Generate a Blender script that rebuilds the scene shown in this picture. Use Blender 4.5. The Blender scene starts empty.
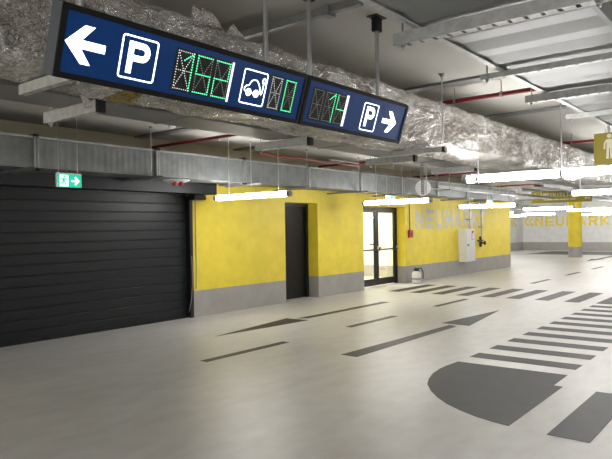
import bpy, bmesh, math, random
from mathutils import Vector, Matrix, noise
random.seed(7)
S = bpy.context.scene
COL = S.collection
D = bpy.data
PI = math.pi

# ------------------------------------------------------------------ materials
def new_mat(name):
    m = D.materials.new(name); m.use_nodes = True
    nt = m.node_tree
    return m, nt, nt.nodes['Principled BSDF']

def pbr(name, col, rough=0.5, metal=0.0, emit=None, es=0.0, spec=None, coat=0.0, bump=None, var=None):
    m, nt, b = new_mat(name)
    b.inputs['Base Color'].default_value = (*col, 1)
    b.inputs['Roughness'].default_value = rough
    b.inputs['Metallic'].default_value = metal
    if spec is not None: b.inputs['Specular IOR Level'].default_value = spec
    if coat: b.inputs['Coat Weight'].default_value = coat
    if emit:
        b.inputs['Emission Color'].default_value = (*emit, 1)
        b.inputs['Emission Strength'].default_value = es
    tc = None
    if bump or var:
        g = nt.nodes.new('ShaderNodeNewGeometry')
    if var:                                   # (scale, amount)
        n = nt.nodes.new('ShaderNodeTexNoise'); n.inputs['Scale'].default_value = var[0]; n.inputs['Detail'].default_value = 6
        nt.links.new(g.outputs['Position'], n.inputs['Vector'])
        mp = nt.nodes.new('ShaderNodeMapRange')
        mp.inputs['From Min'].default_value = .3; mp.inputs['From Max'].default_value = .7
        mp.inputs['To Min'].default_value = 1 - var[1]; mp.inputs['To Max'].default_value = 1 + var[1] * .5
        nt.links.new(n.outputs['Fac'], mp.inputs['Value'])
        mx = nt.nodes.new('ShaderNodeVectorMath'); mx.operation = 'SCALE'
        mx.inputs[0].default_value = col
        nt.links.new(mp.outputs['Result'], mx.inputs['Scale'])
        nt.links.new(mx.outputs['Vector'], b.inputs['Base Color'])
    if bump:                                  # (scale, strength, distance)
        n = nt.nodes.new('ShaderNodeTexNoise'); n.inputs['Scale'].default_value = bump[0]; n.inputs['Detail'].default_value = 5
        nt.links.new(g.outputs['Position'], n.inputs['Vector'])
        bp = nt.nodes.new('ShaderNodeBump'); bp.inputs['Strength'].default_value = bump[1]; bp.inputs['Distance'].default_value = bump[2]
        nt.links.new(n.outputs['Fac'], bp.inputs['Height']); nt.links.new(bp.outputs['Normal'], b.inputs['Normal'])
    return m

M = {}
M['white_paint'] = pbr('white_paint', (.72, .71, .67), .7, bump=(30, .1, .004), var=(1.2, .06))
M['ceiling'] = pbr('ceiling_paint', (.47, .458, .42), .85, bump=(12, .2, .004), var=(.7, .1))
M['steel'] = pbr('galvanised_steel', (.46, .47, .47), .42, .9, var=(9, .25), bump=(40, .15, .002))
M['steel_dark'] = pbr('dull_steel', (.34, .345, .345), .5, .8, var=(6, .2))
M['rod'] = pbr('rod_steel', (.55, .56, .57), .35, .9)
M['flat_duct'] = pbr('flat_duct_steel', (.23, .235, .235), .5, .45, var=(2, .15), bump=(3, .15, .01))
M['black'] = pbr('black_plastic', (.012, .012, .014), .4)
M['black_metal'] = pbr('black_metal', (.010, .011, .013), .42, spec=.35)
M['rubber'] = pbr('black_rubber', (.01, .01, .01), .8)
M['shutter'] = pbr('anthracite_shutter', (.0075, .010, .012), .45, spec=.35)
M['door_dark'] = pbr('dark_door_paint', (.013, .0125, .011), .5, spec=.25)
M['red_pipe'] = pbr('red_pipe_paint', (.20, .010, .014), .4)
M['red'] = pbr('red_plastic', (.5, .02, .03), .4)
M['marking'] = pbr('dark_grey_floor_paint', (.026, .026, .028), .5, bump=(60, .1, .001), var=(5, .25), spec=.35)
M['marking_far'] = pbr('asphalt_grey_floor', (.07, .07, .07), .5, var=(1.5, .25))
M['lettering_grey'] = pbr('pale_grey_wall_lettering', (.68, .66, .58), .7)
M['lettering_yellow'] = pbr('yellow_wall_lettering', (.80, .62, .05), .6)
M['cabinet_white'] = pbr('cabinet_white', (.74, .74, .72), .45)
M['plastic_grey'] = pbr('lamp_grey_plastic', (.32, .32, .33), .5)
M['sign_frame'] = pbr('sign_frame_black', (.006, .006, .007), .6, spec=.2)
M['zinc'] = pbr('zinc_channel', (.50, .50, .49), .5, .45, var=(20, .2))
M['sign_side'] = pbr('sign_housing_grey', (.10, .11, .125), .4, .3)
M['sign_blue'] = pbr('sign_blue_backlit', (.001, .018, .085), .3, emit=(.0, .034, .15), es=.24, spec=.2)
M['glow_white'] = pbr('sign_white_backlit', (.9, .9, .9), .3, emit=(.9, .97, 1), es=2.2)
M['led_green'] = pbr('green_led', (.1, .8, .4), .4, emit=(.08, .85, .36), es=1.5)
M['led_off'] = pbr('unlit_led', (.35, .35, .35), .4, emit=(.5, .5, .5), es=.22)  # dots are off; their pale look is put in as faint glow
M['led_pale_glare'] = pbr('pale_led_and_glare', (.7, .7, .7), .4, emit=(.9, .95, .92), es=.75)  # glow for the paler unlit dots and the displays' glare strips
M['display_black'] = pbr('display_black', (.006, .008, .008), .2)
M['exit_green'] = pbr('exit_green_backlit', (.0, .3, .17), .4, emit=(.0, .40, .24), es=.8)
M['exit_white'] = pbr('exit_white_backlit', (.9, .9, .9), .4, emit=(.85, 1, .93), es=.75)
M['olive'] = pbr('mustard_sign_face', (.235, .19, .03), .6, spec=.2)
M['olive_text'] = pbr('sign_pale_lettering', (.55, .52, .40), .5)
M['white_plastic'] = pbr('white_plastic', (.93, .93, .93), .4)
M['wool'] = pbr('yellow_mineral_wool', (.30, .23, .08), .95, bump=(60, 1, .02), var=(25, .5))
M['grey_paint'] = pbr('grey_paint', (.31, .30, .28), .7)
M['cream'] = pbr('cream_wall_paint', (.72, .66, .50), .7)
M['tube_light'] = pbr('lit_tube', (.9, .9, .9), .4, emit=(1, .98, .955), es=34)
M['stud'] = pbr('bright_bolt', (.8, .8, .8), .25, 1)

def wall_mat(name, yellow, thresh=.472, top=9.0):
    """paint: coloured above the grey dado line (world height)"""
    m, nt, b = new_mat(name)
    g = nt.nodes.new('ShaderNodeNewGeometry'); s = nt.nodes.new('ShaderNodeSeparateXYZ')
    nt.links.new(g.outputs['Position'], s.inputs[0])
    c = nt.nodes.new('ShaderNodeMath'); c.operation = 'GREATER_THAN'; c.inputs[1].default_value = thresh
    nt.links.new(s.outputs['Z'], c.inputs[0])
    n = nt.nodes.new('ShaderNodeTexNoise'); n.inputs['Scale'].default_value = 4; n.inputs['Detail'].default_value = 8
    nt.links.new(g.outputs['Position'], n.inputs['Vector'])
    mp = nt.nodes.new('ShaderNodeMapRange'); mp.inputs['From Min'].default_value = .3; mp.inputs['From Max'].default_value = .7
    mp.inputs['To Min'].default_value = .92; mp.inputs['To Max'].default_value = 1.05
    nt.links.new(n.outputs['Fac'], mp.inputs['Value'])
    mix = nt.nodes.new('ShaderNodeMix'); mix.data_type = 'RGBA'
    nt.links.new(c.outputs[0], mix.inputs['Factor'])
    mix.inputs['A'].default_value = (.37, .355, .33, 1); mix.inputs['B'].default_value = (*yellow, 1)
    c2 = nt.nodes.new('ShaderNodeMath'); c2.operation = 'GREATER_THAN'; c2.inputs[1].default_value = top
    nt.links.new(s.outputs['Z'], c2.inputs[0])
    mx2 = nt.nodes.new('ShaderNodeMix'); mx2.data_type = 'RGBA'; mx2.inputs['B'].default_value = (.62, .56, .40, 1)
    nt.links.new(c2.outputs[0], mx2.inputs['Factor']); nt.links.new(mix.outputs['Result'], mx2.inputs['A']); mix = mx2
    sc = nt.nodes.new('ShaderNodeVectorMath'); sc.operation = 'SCALE'
    nt.links.new(mix.outputs['Result'], sc.inputs[0]); nt.links.new(mp.outputs['Result'], sc.inputs['Scale'])
    nt.links.new(sc.outputs['Vector'], b.inputs['Base Color'])
    b.inputs['Roughness'].default_value = .55
    bp = nt.nodes.new('ShaderNodeBump'); bp.inputs['Strength'].default_value = .15; bp.inputs['Distance'].default_value = .003
    n2 = nt.nodes.new('ShaderNodeTexNoise'); n2.inputs['Scale'].default_value = 35
    nt.links.new(g.outputs['Position'], n2.inputs['Vector'])
    nt.links.new(n2.outputs['Fac'], bp.inputs['Height']); nt.links.new(bp.outputs['Normal'], b.inputs['Normal'])
    return m
M['wall_yellow'] = wall_mat('yellow_wall_grey_dado', (.86, .68, .05), top=2.6)
M['wall_white'] = wall_mat('white_wall_grey_dado', (.70, .70, .68), .50)

def floor_mat():
    m, nt, b = new_mat('epoxy_floor')
    g = nt.nodes.new('ShaderNodeNewGeometry')
    def nz(scale, det, sx=1, sy=1):
        v = nt.nodes.new('ShaderNodeVectorMath'); v.operation = 'MULTIPLY'; v.inputs[1].default_value = (sx, sy, 1)
        nt.links.new(g.outputs['Position'], v.inputs[0])
        n = nt.nodes.new('ShaderNodeTexNoise'); n.inputs['Scale'].default_value = scale; n.inputs['Detail'].default_value = det
        nt.links.new(v.outputs[0], n.inputs['Vector']); return n
    a = nz(.55, 6, .5, 1.3); c = nz(5, 8, .6, 1.2); f = nz(140, 2)
    r = nt.nodes.new('ShaderNodeValToRGB')
    r.color_ramp.elements[0].position = .3; r.color_ramp.elements[0].color = (.46, .45, .428, 1)
    r.color_ramp.elements[1].position = .7; r.color_ramp.elements[1].color = (.64, .632, .61, 1)
    mm = nt.nodes.new('ShaderNodeMath'); mm.operation = 'MULTIPLY_ADD'; mm.inputs[1].default_value = .45
    ad = nt.nodes.new('ShaderNodeMath'); ad.operation = 'MULTIPLY'; ad.inputs[1].default_value = .55
    nt.links.new(a.outputs['Fac'], ad.inputs[0])
    nt.links.new(c.outputs['Fac'], mm.inputs[0]); nt.links.new(ad.outputs[0], mm.inputs[2])
    nt.links.new(mm.outputs[0], r.inputs[0]); nt.links.new(r.outputs[0], b.inputs['Base Color'])
    rr = nt.nodes.new('ShaderNodeMapRange'); rr.inputs['From Min'].default_value = .3; rr.inputs['From Max'].default_value = .7
    rr.inputs['To Min'].default_value = .27; rr.inputs['To Max'].default_value = .40
    e_ = nz(1.6, 2, .6, 1.2); nt.links.new(e_.outputs['Fac'], rr.inputs['Value']); b.inputs['Roughness'].default_value = .38
    bp = nt.nodes.new('ShaderNodeBump'); bp.inputs['Strength'].default_value = .25; bp.inputs['Distance'].default_value = .002
    lb_ = nz(3.2, 5, .7, 1.3); bq = nt.nodes.new('ShaderNodeBump'); bq.inputs['Strength'].default_value = .35; bq.inputs['Distance'].default_value = .012
    nt.links.new(lb_.outputs['Fac'], bq.inputs['Height']); nt.links.new(bq.outputs['Normal'], bp.inputs['Normal'])
    nt.links.new(f.outputs['Fac'], bp.inputs['Height']); nt.links.new(bp.outputs['Normal'], b.inputs['Normal'])
    return m
M['floor'] = floor_mat()

def foil_mat():
    m, nt, b = new_mat('crumpled_foil')
    g = nt.nodes.new('ShaderNodeNewGeometry')
    b.inputs['Metallic'].default_value = .75
    n = nt.nodes.new('ShaderNodeTexNoise'); n.inputs['Scale'].default_value = 3; n.inputs['Detail'].default_value = 7
    nt.links.new(g.outputs['Position'], n.inputs['Vector'])
    r = nt.nodes.new('ShaderNodeValToRGB')
    r.color_ramp.elements[0].position = .35; r.color_ramp.elements[0].color = (.42, .395, .355, 1)
    r.color_ramp.elements[1].position = .65; r.color_ramp.elements[1].color = (.76, .75, .73, 1)
    nt.links.new(n.outputs['Fac'], r.inputs[0]); nt.links.new(r.outputs[0], b.inputs['Base Color'])
    b.inputs['Roughness'].default_value = .27
    v = nt.nodes.new('ShaderNodeTexVoronoi'); v.feature = 'DISTANCE_TO_EDGE'; v.inputs['Scale'].default_value = 19
    n2 = nt.nodes.new('ShaderNodeTexNoise'); n2.inputs['Scale'].default_value = 13; n2.inputs['Detail'].default_value = 6
    nt.links.new(g.outputs['Position'], n2.inputs['Vector'])
    ad = nt.nodes.new('ShaderNodeVectorMath'); ad.operation = 'MULTIPLY_ADD'
    ad.inputs[1].default_value = (.25, .25, .25)
    nt.links.new(n2.outputs['Color'], ad.inputs[0]); nt.links.new(g.outputs['Position'], ad.inputs[2])
    nt.links.new(ad.outputs[0], v.inputs['Vector'])
    mi = nt.nodes.new('ShaderNodeMath'); mi.operation = 'MINIMUM'; mi.inputs[1].default_value = .25
    nt.links.new(v.outputs['Distance'], mi.inputs[0])
    b1 = nt.nodes.new('ShaderNodeBump'); b1.inputs['Strength'].default_value = 1.0; b1.inputs['Distance'].default_value = .05
    nt.links.new(mi.outputs[0], b1.inputs['Height'])
    b2 = nt.nodes.new('ShaderNodeBump'); b2.inputs['Strength'].default_value = .8; b2.inputs['Distance'].default_value = .06
    nt.links.new(n2.outputs['Fac'], b2.inputs['Height']); nt.links.new(b1.outputs['Normal'], b2.inputs['Normal'])
    nt.links.new(b2.outputs['Normal'], b.inputs['Normal'])
    return m
M['foil'] = foil_mat()

def ribbed_mat():
    """galvanised duct sheet with fine vertical stiffening lines"""
    m, nt, b = new_mat('ribbed_galvanised_duct')
    g = nt.nodes.new('ShaderNodeNewGeometry')
    w = nt.nodes.new('ShaderNodeTexWave'); w.bands_direction = 'X'; w.inputs['Scale'].default_value = 3.2
    w.inputs['Distortion'].default_value = 1.0; w.inputs['Detail'].default_value = 1; w.inputs['Detail Scale'].default_value = .4
    nt.links.new(g.outputs['Position'], w.inputs['Vector'])
    n = nt.nodes.new('ShaderNodeTexNoise'); n.inputs['Scale'].default_value = 7; n.inputs['Detail'].default_value = 5
    nt.links.new(g.outputs['Position'], n.inputs['Vector'])
    r = nt.nodes.new('ShaderNodeValToRGB')
    r.color_ramp.elements[0].position = .3; r.color_ramp.elements[0].color = (.17, .18, .185, 1)
    r.color_ramp.elements[1].position = .7; r.color_ramp.elements[1].color = (.24, .25, .25, 1)
    nt.links.new(n.outputs['Fac'], r.inputs[0]); nt.links.new(r.outputs[0], b.inputs['Base Color'])
    b.inputs['Metallic'].default_value = .5; b.inputs['Roughness'].default_value = .5
    bp = nt.nodes.new('ShaderNodeBump'); bp.inputs['Strength'].default_value = .18; bp.inputs['Distance'].default_value = .01
    nt.links.new(w.outputs['Fac'], bp.inputs['Height']); nt.links.new(bp.outputs['Normal'], b.inputs['Normal'])
    return m
M['ribbed'] = ribbed_mat()

def glass_mat():
    m = D.materials.new('door_glass'); m.use_nodes = True; nt = m.node_tree
    nt.nodes.remove(nt.nodes['Principled BSDF']); out = nt.nodes['Material Output']
    t = nt.nodes.new('ShaderNodeBsdfTransparent'); t.inputs[0].default_value = (.95, .97, .95, 1)
    gl = nt.nodes.new('ShaderNodeBsdfGlossy'); gl.inputs['Roughness'].default_value = .02
    mx = nt.nodes.new('ShaderNodeMixShader')
    mx.inputs[0].default_value = .10
    nt.links.new(t.outputs[0], mx.inputs[1]); nt.links.new(gl.outputs[0], mx.inputs[2])
    nt.links.new(mx.outputs[0], out.inputs[0])
    return m
M['glass'] = glass_mat()

# ------------------------------------------------------------------ mesh helpers
class MB:
    def __init__(s): s.v = []; s.f = []
    def add(s, vs, fs):
        k = len(s.v); s.v += [tuple(v) for v in vs]; s.f += [tuple(i + k for i in f) for f in fs]; return s
    def box(s, x0, x1, y0, y1, z0, z1):
        return s.add([(x0,y0,z0),(x1,y0,z0),(x1,y1,z0),(x0,y1,z0),(x0,y0,z1),(x1,y0,z1),(x1,y1,z1),(x0,y1,z1)],
                     [(0,3,2,1),(4,5,6,7),(0,1,5,4),(1,2,6,5),(2,3,7,6),(3,0,4,7)])
    def cyl(s, a, b, r, n=16, r2=None):
        a = Vector(a); b = Vector(b); d = (b - a).normalized(); r2 = r if r2 is None else r2
        u = d.cross(Vector((0,0,1)) if abs(d.z) < .9 else Vector((1,0,0))).normalized(); w = d.cross(u)
        vs = [a + (u*math.cos(t) + w*math.sin(t))*r for t in [2*PI*i/n for i in range(n)]] + \
             [b + (u*math.cos(t) + w*math.sin(t))*r2 for t in [2*PI*i/n for i in range(n)]]
        fs = [(i, (i+1) % n, n + (i+1) % n, n + i) for i in range(n)] + [tuple(range(n))[::-1], tuple(range(n, 2*n))]
        return s.add(vs, fs)
    def path(s, pts, r, n=10):
        for a, b in zip(pts[:-1], pts[1:]): s.cyl(a, b, r, n)
        return s
    def prism(s, poly, fr, d0, d1):
        """poly in (u,v); fr = function (u,v,w)->xyz; extruded from w=d0 to d1"""
        n = len(poly)
        vs = [fr(u, v, d0) for u, v in poly] + [fr(u, v, d1) for u, v in poly]
        fs = [tuple(range(n))[::-1], tuple(range(n, 2*n))] + [(i, (i+1) % n, n + (i+1) % n, n + i) for i in range(n)]
        return s.add(vs, fs)
    def lathe(s, cx, cy, prof, n=24):
        vs = []; fs = []
        for (r, z) in prof: vs += [(cx + r*math.cos(2*PI*i/n), cy + r*math.sin(2*PI*i/n), z) for i in range(n)]
        m = len(prof)
        for j in range(m-1):
            for i in range(n): fs.append((j*n+i, j*n+(i+1) % n, (j+1)*n+(i+1) % n, (j+1)*n+i))
        fs.append(tuple(range(n))[::-1]); fs.append(tuple(range((m-1)*n, m*n)))
        return s.add(vs, fs)
    def build(s, name, mat, parent=None, bevel=0, smooth=False, loc=None):
        me = D.meshes.new(name)
        if parent is not None: L = WL[parent.name]
        elif loc is not None: L = Vector(loc)
        else: L = Vector((0,0,0))
        me.from_pydata([tuple(Vector(v) - L) for v in s.v], [], s.f); me.update()
        bm = bmesh.new(); bm.from_mesh(me); bmesh.ops.recalc_face_normals(bm, faces=bm.faces)
        bm.to_mesh(me); bm.free()
        me.materials.append(mat)
        o = D.objects.new(name, me); COL.objects.link(o)
        if smooth:
            for p in me.polygons: p.use_smooth = True
            md = o.modifiers.new('es', 'EDGE_SPLIT'); md.split_angle = .7
        if bevel:
            md = o.modifiers.new('bv', 'BEVEL'); md.width = bevel; md.segments = 2; md.limit_method = 'ANGLE'
        if parent is not None: o.parent = parent
        else: o.location = L
        WL[o.name] = L
        return o
WL = {}
def tag(o, label=None, cat=None, group=None, kind=None):
    if label: o['label'] = label
    if cat: o['category'] = cat
    if group: o['group'] = group
    if kind: o['kind'] = kind
    return o
def thing(name, loc, label, cat, group=None):
    o = D.objects.new(name, None); COL.objects.link(o); o.location = loc; o.empty_display_size = .1
    WL[o.name] = Vector(loc); return tag(o, label, cat, group)
def struct(name, mb, mat, **k):
    o = mb.build(name, mat, **k); o['kind'] = 'structure'; return o
def dup(root, loc, label=None, group=None):
    r = root.copy(); COL.objects.link(r); r.location = loc; WL[r.name] = Vector(loc)
    if label: r['label'] = label
    if group: r['group'] = group
    for ch in list(root.children):
        c = ch.copy(); COL.objects.link(c); c.parent = r
        for g in ch.children:
            d = g.copy(); COL.objects.link(d); d.parent = c
    return r

def text_polys(body, off=0.0, spacing=1.0):
    """verts/faces of built-in lettering, in its own flat plane, with its bounds"""
    c = D.curves.new('t', 'FONT'); c.body = body; c.offset = off; c.resolution_u = 4; c.space_character = spacing
    c.extrude = 0; o = D.objects.new('t', c); COL.objects.link(o)
    dg = bpy.context.evaluated_depsgraph_get(); me = D.meshes.new_from_object(o.evaluated_get(dg))
    v = [x.co.copy() for x in me.vertices]; f = [tuple(p.vertices) for p in me.polygons]
    D.objects.remove(o); D.curves.remove(c); D.meshes.remove(me)
    xs = [a.x for a in v]; ys = [a.y for a in v]
    return v, f, (min(xs), max(xs), min(ys), max(ys))
def add_text(mb, body, fr, u0, u1, v0, v1, w=.001, off=0.0, spacing=1.0):
    """lettering fitted to the box u0..u1, v0..v1, thin raised relief"""
    v, f, (a, b, c, d) = text_polys(body, off, spacing)
    P = [(u0 + (p.x-a)/(b-a)*(u1-u0), v0 + (p.y-c)/(d-c)*(v1-v0)) for p in v]
    for k in ((-1, 0, 1) if off else (0,)):          # bold weight: three overlapping coats
        mb.add([fr(x + k*off, y, w + k*.0003) for x, y in P], f)
    return mb
STROKES = {'N': [[(0, 0), (0, 1)], [(0, 1), (1, 0)], [(1, 0), (1, 1)]], 'E': [[(0, 0), (0, 1)], [(0, 1), (1, 1)], [(0, .5), (.9, .5)], [(0, 0), (1, 0)]],
 'U': [[(0, 1), (0, .28)], [(0, .28), (.14, .08)], [(.14, .08), (.38, 0)], [(.38, 0), (.62, 0)], [(.62, 0), (.86, .08)], [(.86, .08), (1, .28)], [(1, .28), (1, 1)]],
 'M': [[(0, 0), (0, 1)], [(0, 1), (.5, .25)], [(.5, .25), (1, 1)], [(1, 1), (1, 0)]], 'A': [[(0, 0), (.5, 1)], [(.5, 1), (1, 0)], [(.2, .3), (.8, .3)]],
 'R': [[(0, 0), (0, 1)], [(0, 1), (.7, 1)], [(.7, 1), (.95, .88)], [(.95, .88), (.95, .6)], [(.95, .6), (.7, .46)], [(.7, .46), (0, .46)], [(.5, .46), (1, 0)]],
 'K': [[(0, 0), (0, 1)], [(0, .38), (.95, 1)], [(.3, .55), (1, 0)]], 'T': [[(0, 1), (1, 1)], [(.5, 1), (.5, 0)]]}
def block_text(mb, word, fr, u0, u1, v0, v1, sw, gap=.28):
    """bold sans capitals from straight strokes; each stroke a hair higher than the last"""
    n = len(word); cw = (u1-u0)/(n + (n-1)*gap)
    for i, ch in enumerate(word):
        a = u0 + i*cw*(1+gap)
        for k, (p, q) in enumerate(STROKES[ch]):
            P = [Vector((a + sw/2 + t[0]*(cw-sw), v0 + sw/2 + t[1]*(v1-v0-sw))) for t in (p, q)]
            d = (P[1]-P[0]).normalized(); e = d*sw/2*(1 if abs(d.x) < .01 or abs(d.y) < .01 else .55); m_ = Vector((-d.y, d.x))*sw/2
            A = P[0]-e; B = P[1]+e
            mb.prism([tuple(A+m_), tuple(B+m_), tuple(B-m_), tuple(A-m_)], fr, 0, .001+.0006*k)
    return mb
def strip(mb, pts, w, fr, d0, d1, closed=False):
    """flat ribbon of width w along a polyline in (u,v)"""
    n = len(pts); L = []; R = []
    for i, p in enumerate(pts):
        a = pts[i-1] if (i > 0 or closed) else p; b = pts[(i+1) % n] if (i < n-1 or closed) else p
        t = Vector((b[0]-a[0], b[1]-a[1])).normalized(); k = Vector((-t.y, t.x)) * w/2
        L.append((p[0]+k.x, p[1]+k.y)); R.append((p[0]-k.x, p[1]-k.y))
    for i in range(n if closed else n-1):
        j = (i+1) % n
        mb.prism([L[i], L[j], R[j], R[i]], fr, d0, d1)
    return mb
def rrect(u0, u1, v0, v1, r, n=5):
    P = []
    for cx, cy, a0 in ((u1-r, v1-r, 0), (u0+r, v1-r, 90), (u0+r, v0+r, 180), (u1-r, v0+r, 270)):
        for i in range(n+1):
            a = math.radians(a0 + 90*i/n); P.append((cx + r*math.cos(a), cy + r*math.sin(a)))
    return P

# ------------------------------------------------------------------ the setting
H = 3.1; W = 8.4
struct('floor', MB().box(-6, 39, -6, 16, -.2, 0), M['floor'])
struct('ceiling', MB().box(-6, 39, -6, 16, H, H+.2), M['ceiling'])
w = MB()
w.box(-6, 1.6, W, W+.36, 0, H)
w.box(1.6, 7.27, W, W+.36, 2.2, H)
w.box(7.27, 9.82, W, W+.36, 0, H)
w.box(9.82, 10.95, W, W+.36, 2.12, H)
w.box(10.95, 12.82, W, W+.36, 0, H)
w.box(12.82, 14.92, W, W+.36, 2.10, H)
w.box(14.92, 22.9, W, W+.36, 0, H)
struct('wall_left', w, M['wall_yellow'])
struct('wall_corner', MB().box(22.6, 22.9, W+.36, 13.4, 0, H), M['wall_white'])
struct('wall_side', MB().box(22.6, 39, 13.4, 13.7, 0, H), M['wall_white'])
struct('wall_far', MB().box(38.7, 39, -6, 13.4, 0, H), M['wall_white'])
struct('wall_right', MB().box(-6, 39, -6.2, -6, 0, H), M['wall_white'])
struct('wall_back', MB().box(-6.2, -6, -6, 16, 0, H), M['wall_white'])
# lobby behind the glazed door
lob = MB(); lob.box(12.0, 12.2, W+.36, 11.6, 0, 2.7); lob.box(16.6, 16.8, W+.36, 11.6, 0, 2.7); lob.box(12.0, 16.8, 11.6, 11.8, 0, 2.7)
lob.box(12.0, 16.8, W+.36, 11.8, 2.7, 2.8)
struct('wall_lobby', lob, wall_mat('cream_lobby_grey_skirting', (.85, .82, .72), .36))
ls = MB().box(14.0, 15.2, 9.9, 10.0, 2.6, 2.68)
o = ls.build('ceiling_lamp', pbr('lobby_lamp', (.9,.9,.9), .4, emit=(1,.96,.88), es=170)); tag(o, 'flat ceiling lamp inside the cream lobby behind the glass door', 'lamp')

# ------------------------------------------------------------------ roller shutter
sh = thing('roller_shutter', (4.4, W+.1, 0), 'large anthracite slatted roller shutter at the left of the yellow wall', 'shutter')
c = MB(); x0, x1 = 1.6, 7.22; n = 14; hh = 2.16/n
for i in range(n):
    z = i*hh + .02
    prof = [(0, 0), (.006, .002), (.009, .012), (.009, hh-.014), (.005, hh-.008), (-.004, hh-.006), (-.004, hh), (0, hh)]
    yb = W + .10
    for (a, za), (b, zb) in zip(prof[:-1], prof[1:]):
        c.add([(x0, yb-a, z+za), (x1, yb-a, z+za), (x1, yb-b, z+zb), (x0, yb-b, z+zb)], [(0,1,2,3)])
c.box(x0, x1, W+.1, W+.13, 0, 2.2)
c.build('slat_curtain', M['shutter'], sh)
MB().box(1.6, 7.2, W+.055, W+.11, 0, .045).build('bottom_rail', M['rubber'], sh)
for xx in (1.6, 7.20):
    MB().box(xx, xx+.07, W-.02, W+.12, 0, 2.16).build('guide_rail', M['black_metal'], sh, bevel=.004)
MB().box(1.2, 7.6, 8.10, W-.005, 2.19, 2.40).build('shutter_housing', M['shutter'], sh, bevel=.005)
m = MB().box(7.16, 7.42, 8.2, W-.005, 2.09, 2.18); m.cyl((7.42, 8.3, 2.13), (7.50, 8.3, 2.13), .03)
m.build('motor', M['black_metal'], sh, bevel=.004)
MB().path([(7.34, W-.012, 2.1), (7.34, W-.012, .9), (7.33, W-.012, .5)], .008, 8).build('cable', M['grey_paint'], sh)
bc = MB(); bc.path([(7.215, 8.36, 1.1), (7.225, 8.36, .6), (7.20, 8.36, .35), (7.15, 8.37, .12)], .006, 8)
bc.build('sensor_cable', M['plastic_grey'], sh)

# ------------------------------------------------------------------ dark steel door
d = struct('door_1', MB().box(9.82, 10.93, 8.72, 8.77, .01, 2.11), M['door_dark'], loc=(10.4, 8.72, 0), bevel=.004)
f = MB(); f.box(9.82, 9.88, 8.66, 8.78, 0, 2.12); f.box(10.86, 10.93, 8.66, 8.78, 0, 2.12); f.box(9.88, 10.86, 8.66, 8.78, 2.05, 2.12)
f.build('door_frame', M['black_metal'], d, bevel=.004)
h = MB(); h.box(9.93, 9.97, 8.70, 8.72, .95, 1.15); h.cyl((9.95, 8.72, 1.05), (9.95, 8.66, 1.05), .01, 10); h.cyl((9.95, 8.665, 1.05), (10.08, 8.665, 1.05), .01, 10)
h.build('door_handle', M['steel'], d)

# ------------------------------------------------------------------ glazed double door
y2 = 8.70
d2 = thing('door_2', (13.9, y2, 0), None, None); d2['kind'] = 'structure'
f = MB(); f.box(12.82, 12.88, y2-.04, y2+.06, 0, 2.1); f.box(14.86, 14.92, y2-.04, y2+.06, 0, 2.1); f.box(12.88, 14.86, y2-.04, y2+.06, 2.03, 2.1)
f.build('door_frame', M['black_metal'], d2, bevel=.004)
def leaf(xa, xb):
    lf = MB(); st = .085
    lf.box(xa, xa+st, y2-.03, y2+.03, .02, 2.03); lf.box(xb-st, xb, y2-.03, y2+.03, .02, 2.03)
    lf.box(xa+st, xb-st, y2-.03, y2+.03, .02, .20); lf.box(xa+st, xb-st, y2-.03, y2+.03, 1.95, 2.03)
    l = lf.build('door_leaf', M['black_metal'], d2, bevel=.004)
    MB().box(xa+st, xb-st, y2-.004, y2+.004, .20, 1.95).build('pane', M['glass'], l)
    b = MB(); b.cyl((xa+.05, y2-.10, .97), (xb-.05, y2-.10, .97), .02, 12)
    for q in (xa+.06, xb-.06): b.box(q-.02, q+.02, y2-.10, y2-.03, .93, 1.03)
    b.build('push_bar', M['black_metal'], l)
    for q in (xa+.06, xb-.06): MB().box(q-.022, q+.022, y2-.115, y2-.10, .94, 1.06).build('bar_bracket', M['steel'], l)
    return l
leaf(12.88, 13.87); l2 = leaf(13.88, 14.86)
MB().box(13.50, 13.62, y2-.08, y2-.03, 1.10, 1.13).build('handle', M['black_metal'], d2)

# ------------------------------------------------------------------ painted floor markings
FR = lambda u, v, w: (u, v, w)
def mark(name, poly, mat='marking'):
    return MB().prism(poly, FR, .0005, .003).build(name, M[mat], loc=None)
def rect(x0, x1, y0, y1): return [(x0, y0), (x1, y0), (x1, y1), (x0, y1)]
names = ['closest', 'second', 'third', 'fourth', 'fifth', 'sixth', 'seventh', 'eighth', 'ninth', 'tenth', 'eleventh']
for k in range(10):
    xa = 6.88 + .600*k
    o = mark('crosswalk_stripe', rect(xa, xa+.27, 1.84, 3.03))
    tag(o, 'dark grey crosswalk stripe, %s to the rounded dark floor patch' % (names[k] if k == 0 else names[k] + ' closest'), 'crosswalk stripe', 'stripes of the crosswalk beyond the rounded patch')
for k, ya in enumerate((7.45, 6.87, 6.30, 5.70, 5.12, 4.55, 3.95, 3.36, 2.76)):
    o = mark('crosswalk_stripe', rect(12.87, 14.87, ya, ya+.29))
    tag(o, 'dark grey stripe of the crosswalk before the glass door, %s to the yellow wall' % (names[k] if k == 0 else names[k] + ' closest'), 'crosswalk stripe', 'stripes of the crosswalk in front of the glass door')
for k, (xa, xb) in enumerate(((4.88, 6.38), (7.89, 9.32), (10.85, 12.30), (16.45, 17.95), (19.6, 21.1), (22.7, 24.2))):
    lb = ['dark lane dash nearest the camera, left on the floor', 'dark lane dash behind the tail of the right-pointing arrow', 'dark lane dash between the right-pointing arrow and the crosswalk',
          'dark lane dash just beyond the crosswalk', 'dark lane dash in the middle distance beyond the crosswalk', 'farthest short lane dash, right, before the yellow column'][k]
    tag(mark('lane_dash', rect(xa, xb, 5.415, 5.535)), lb, 'lane marking', 'dashes of the lane line')
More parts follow.
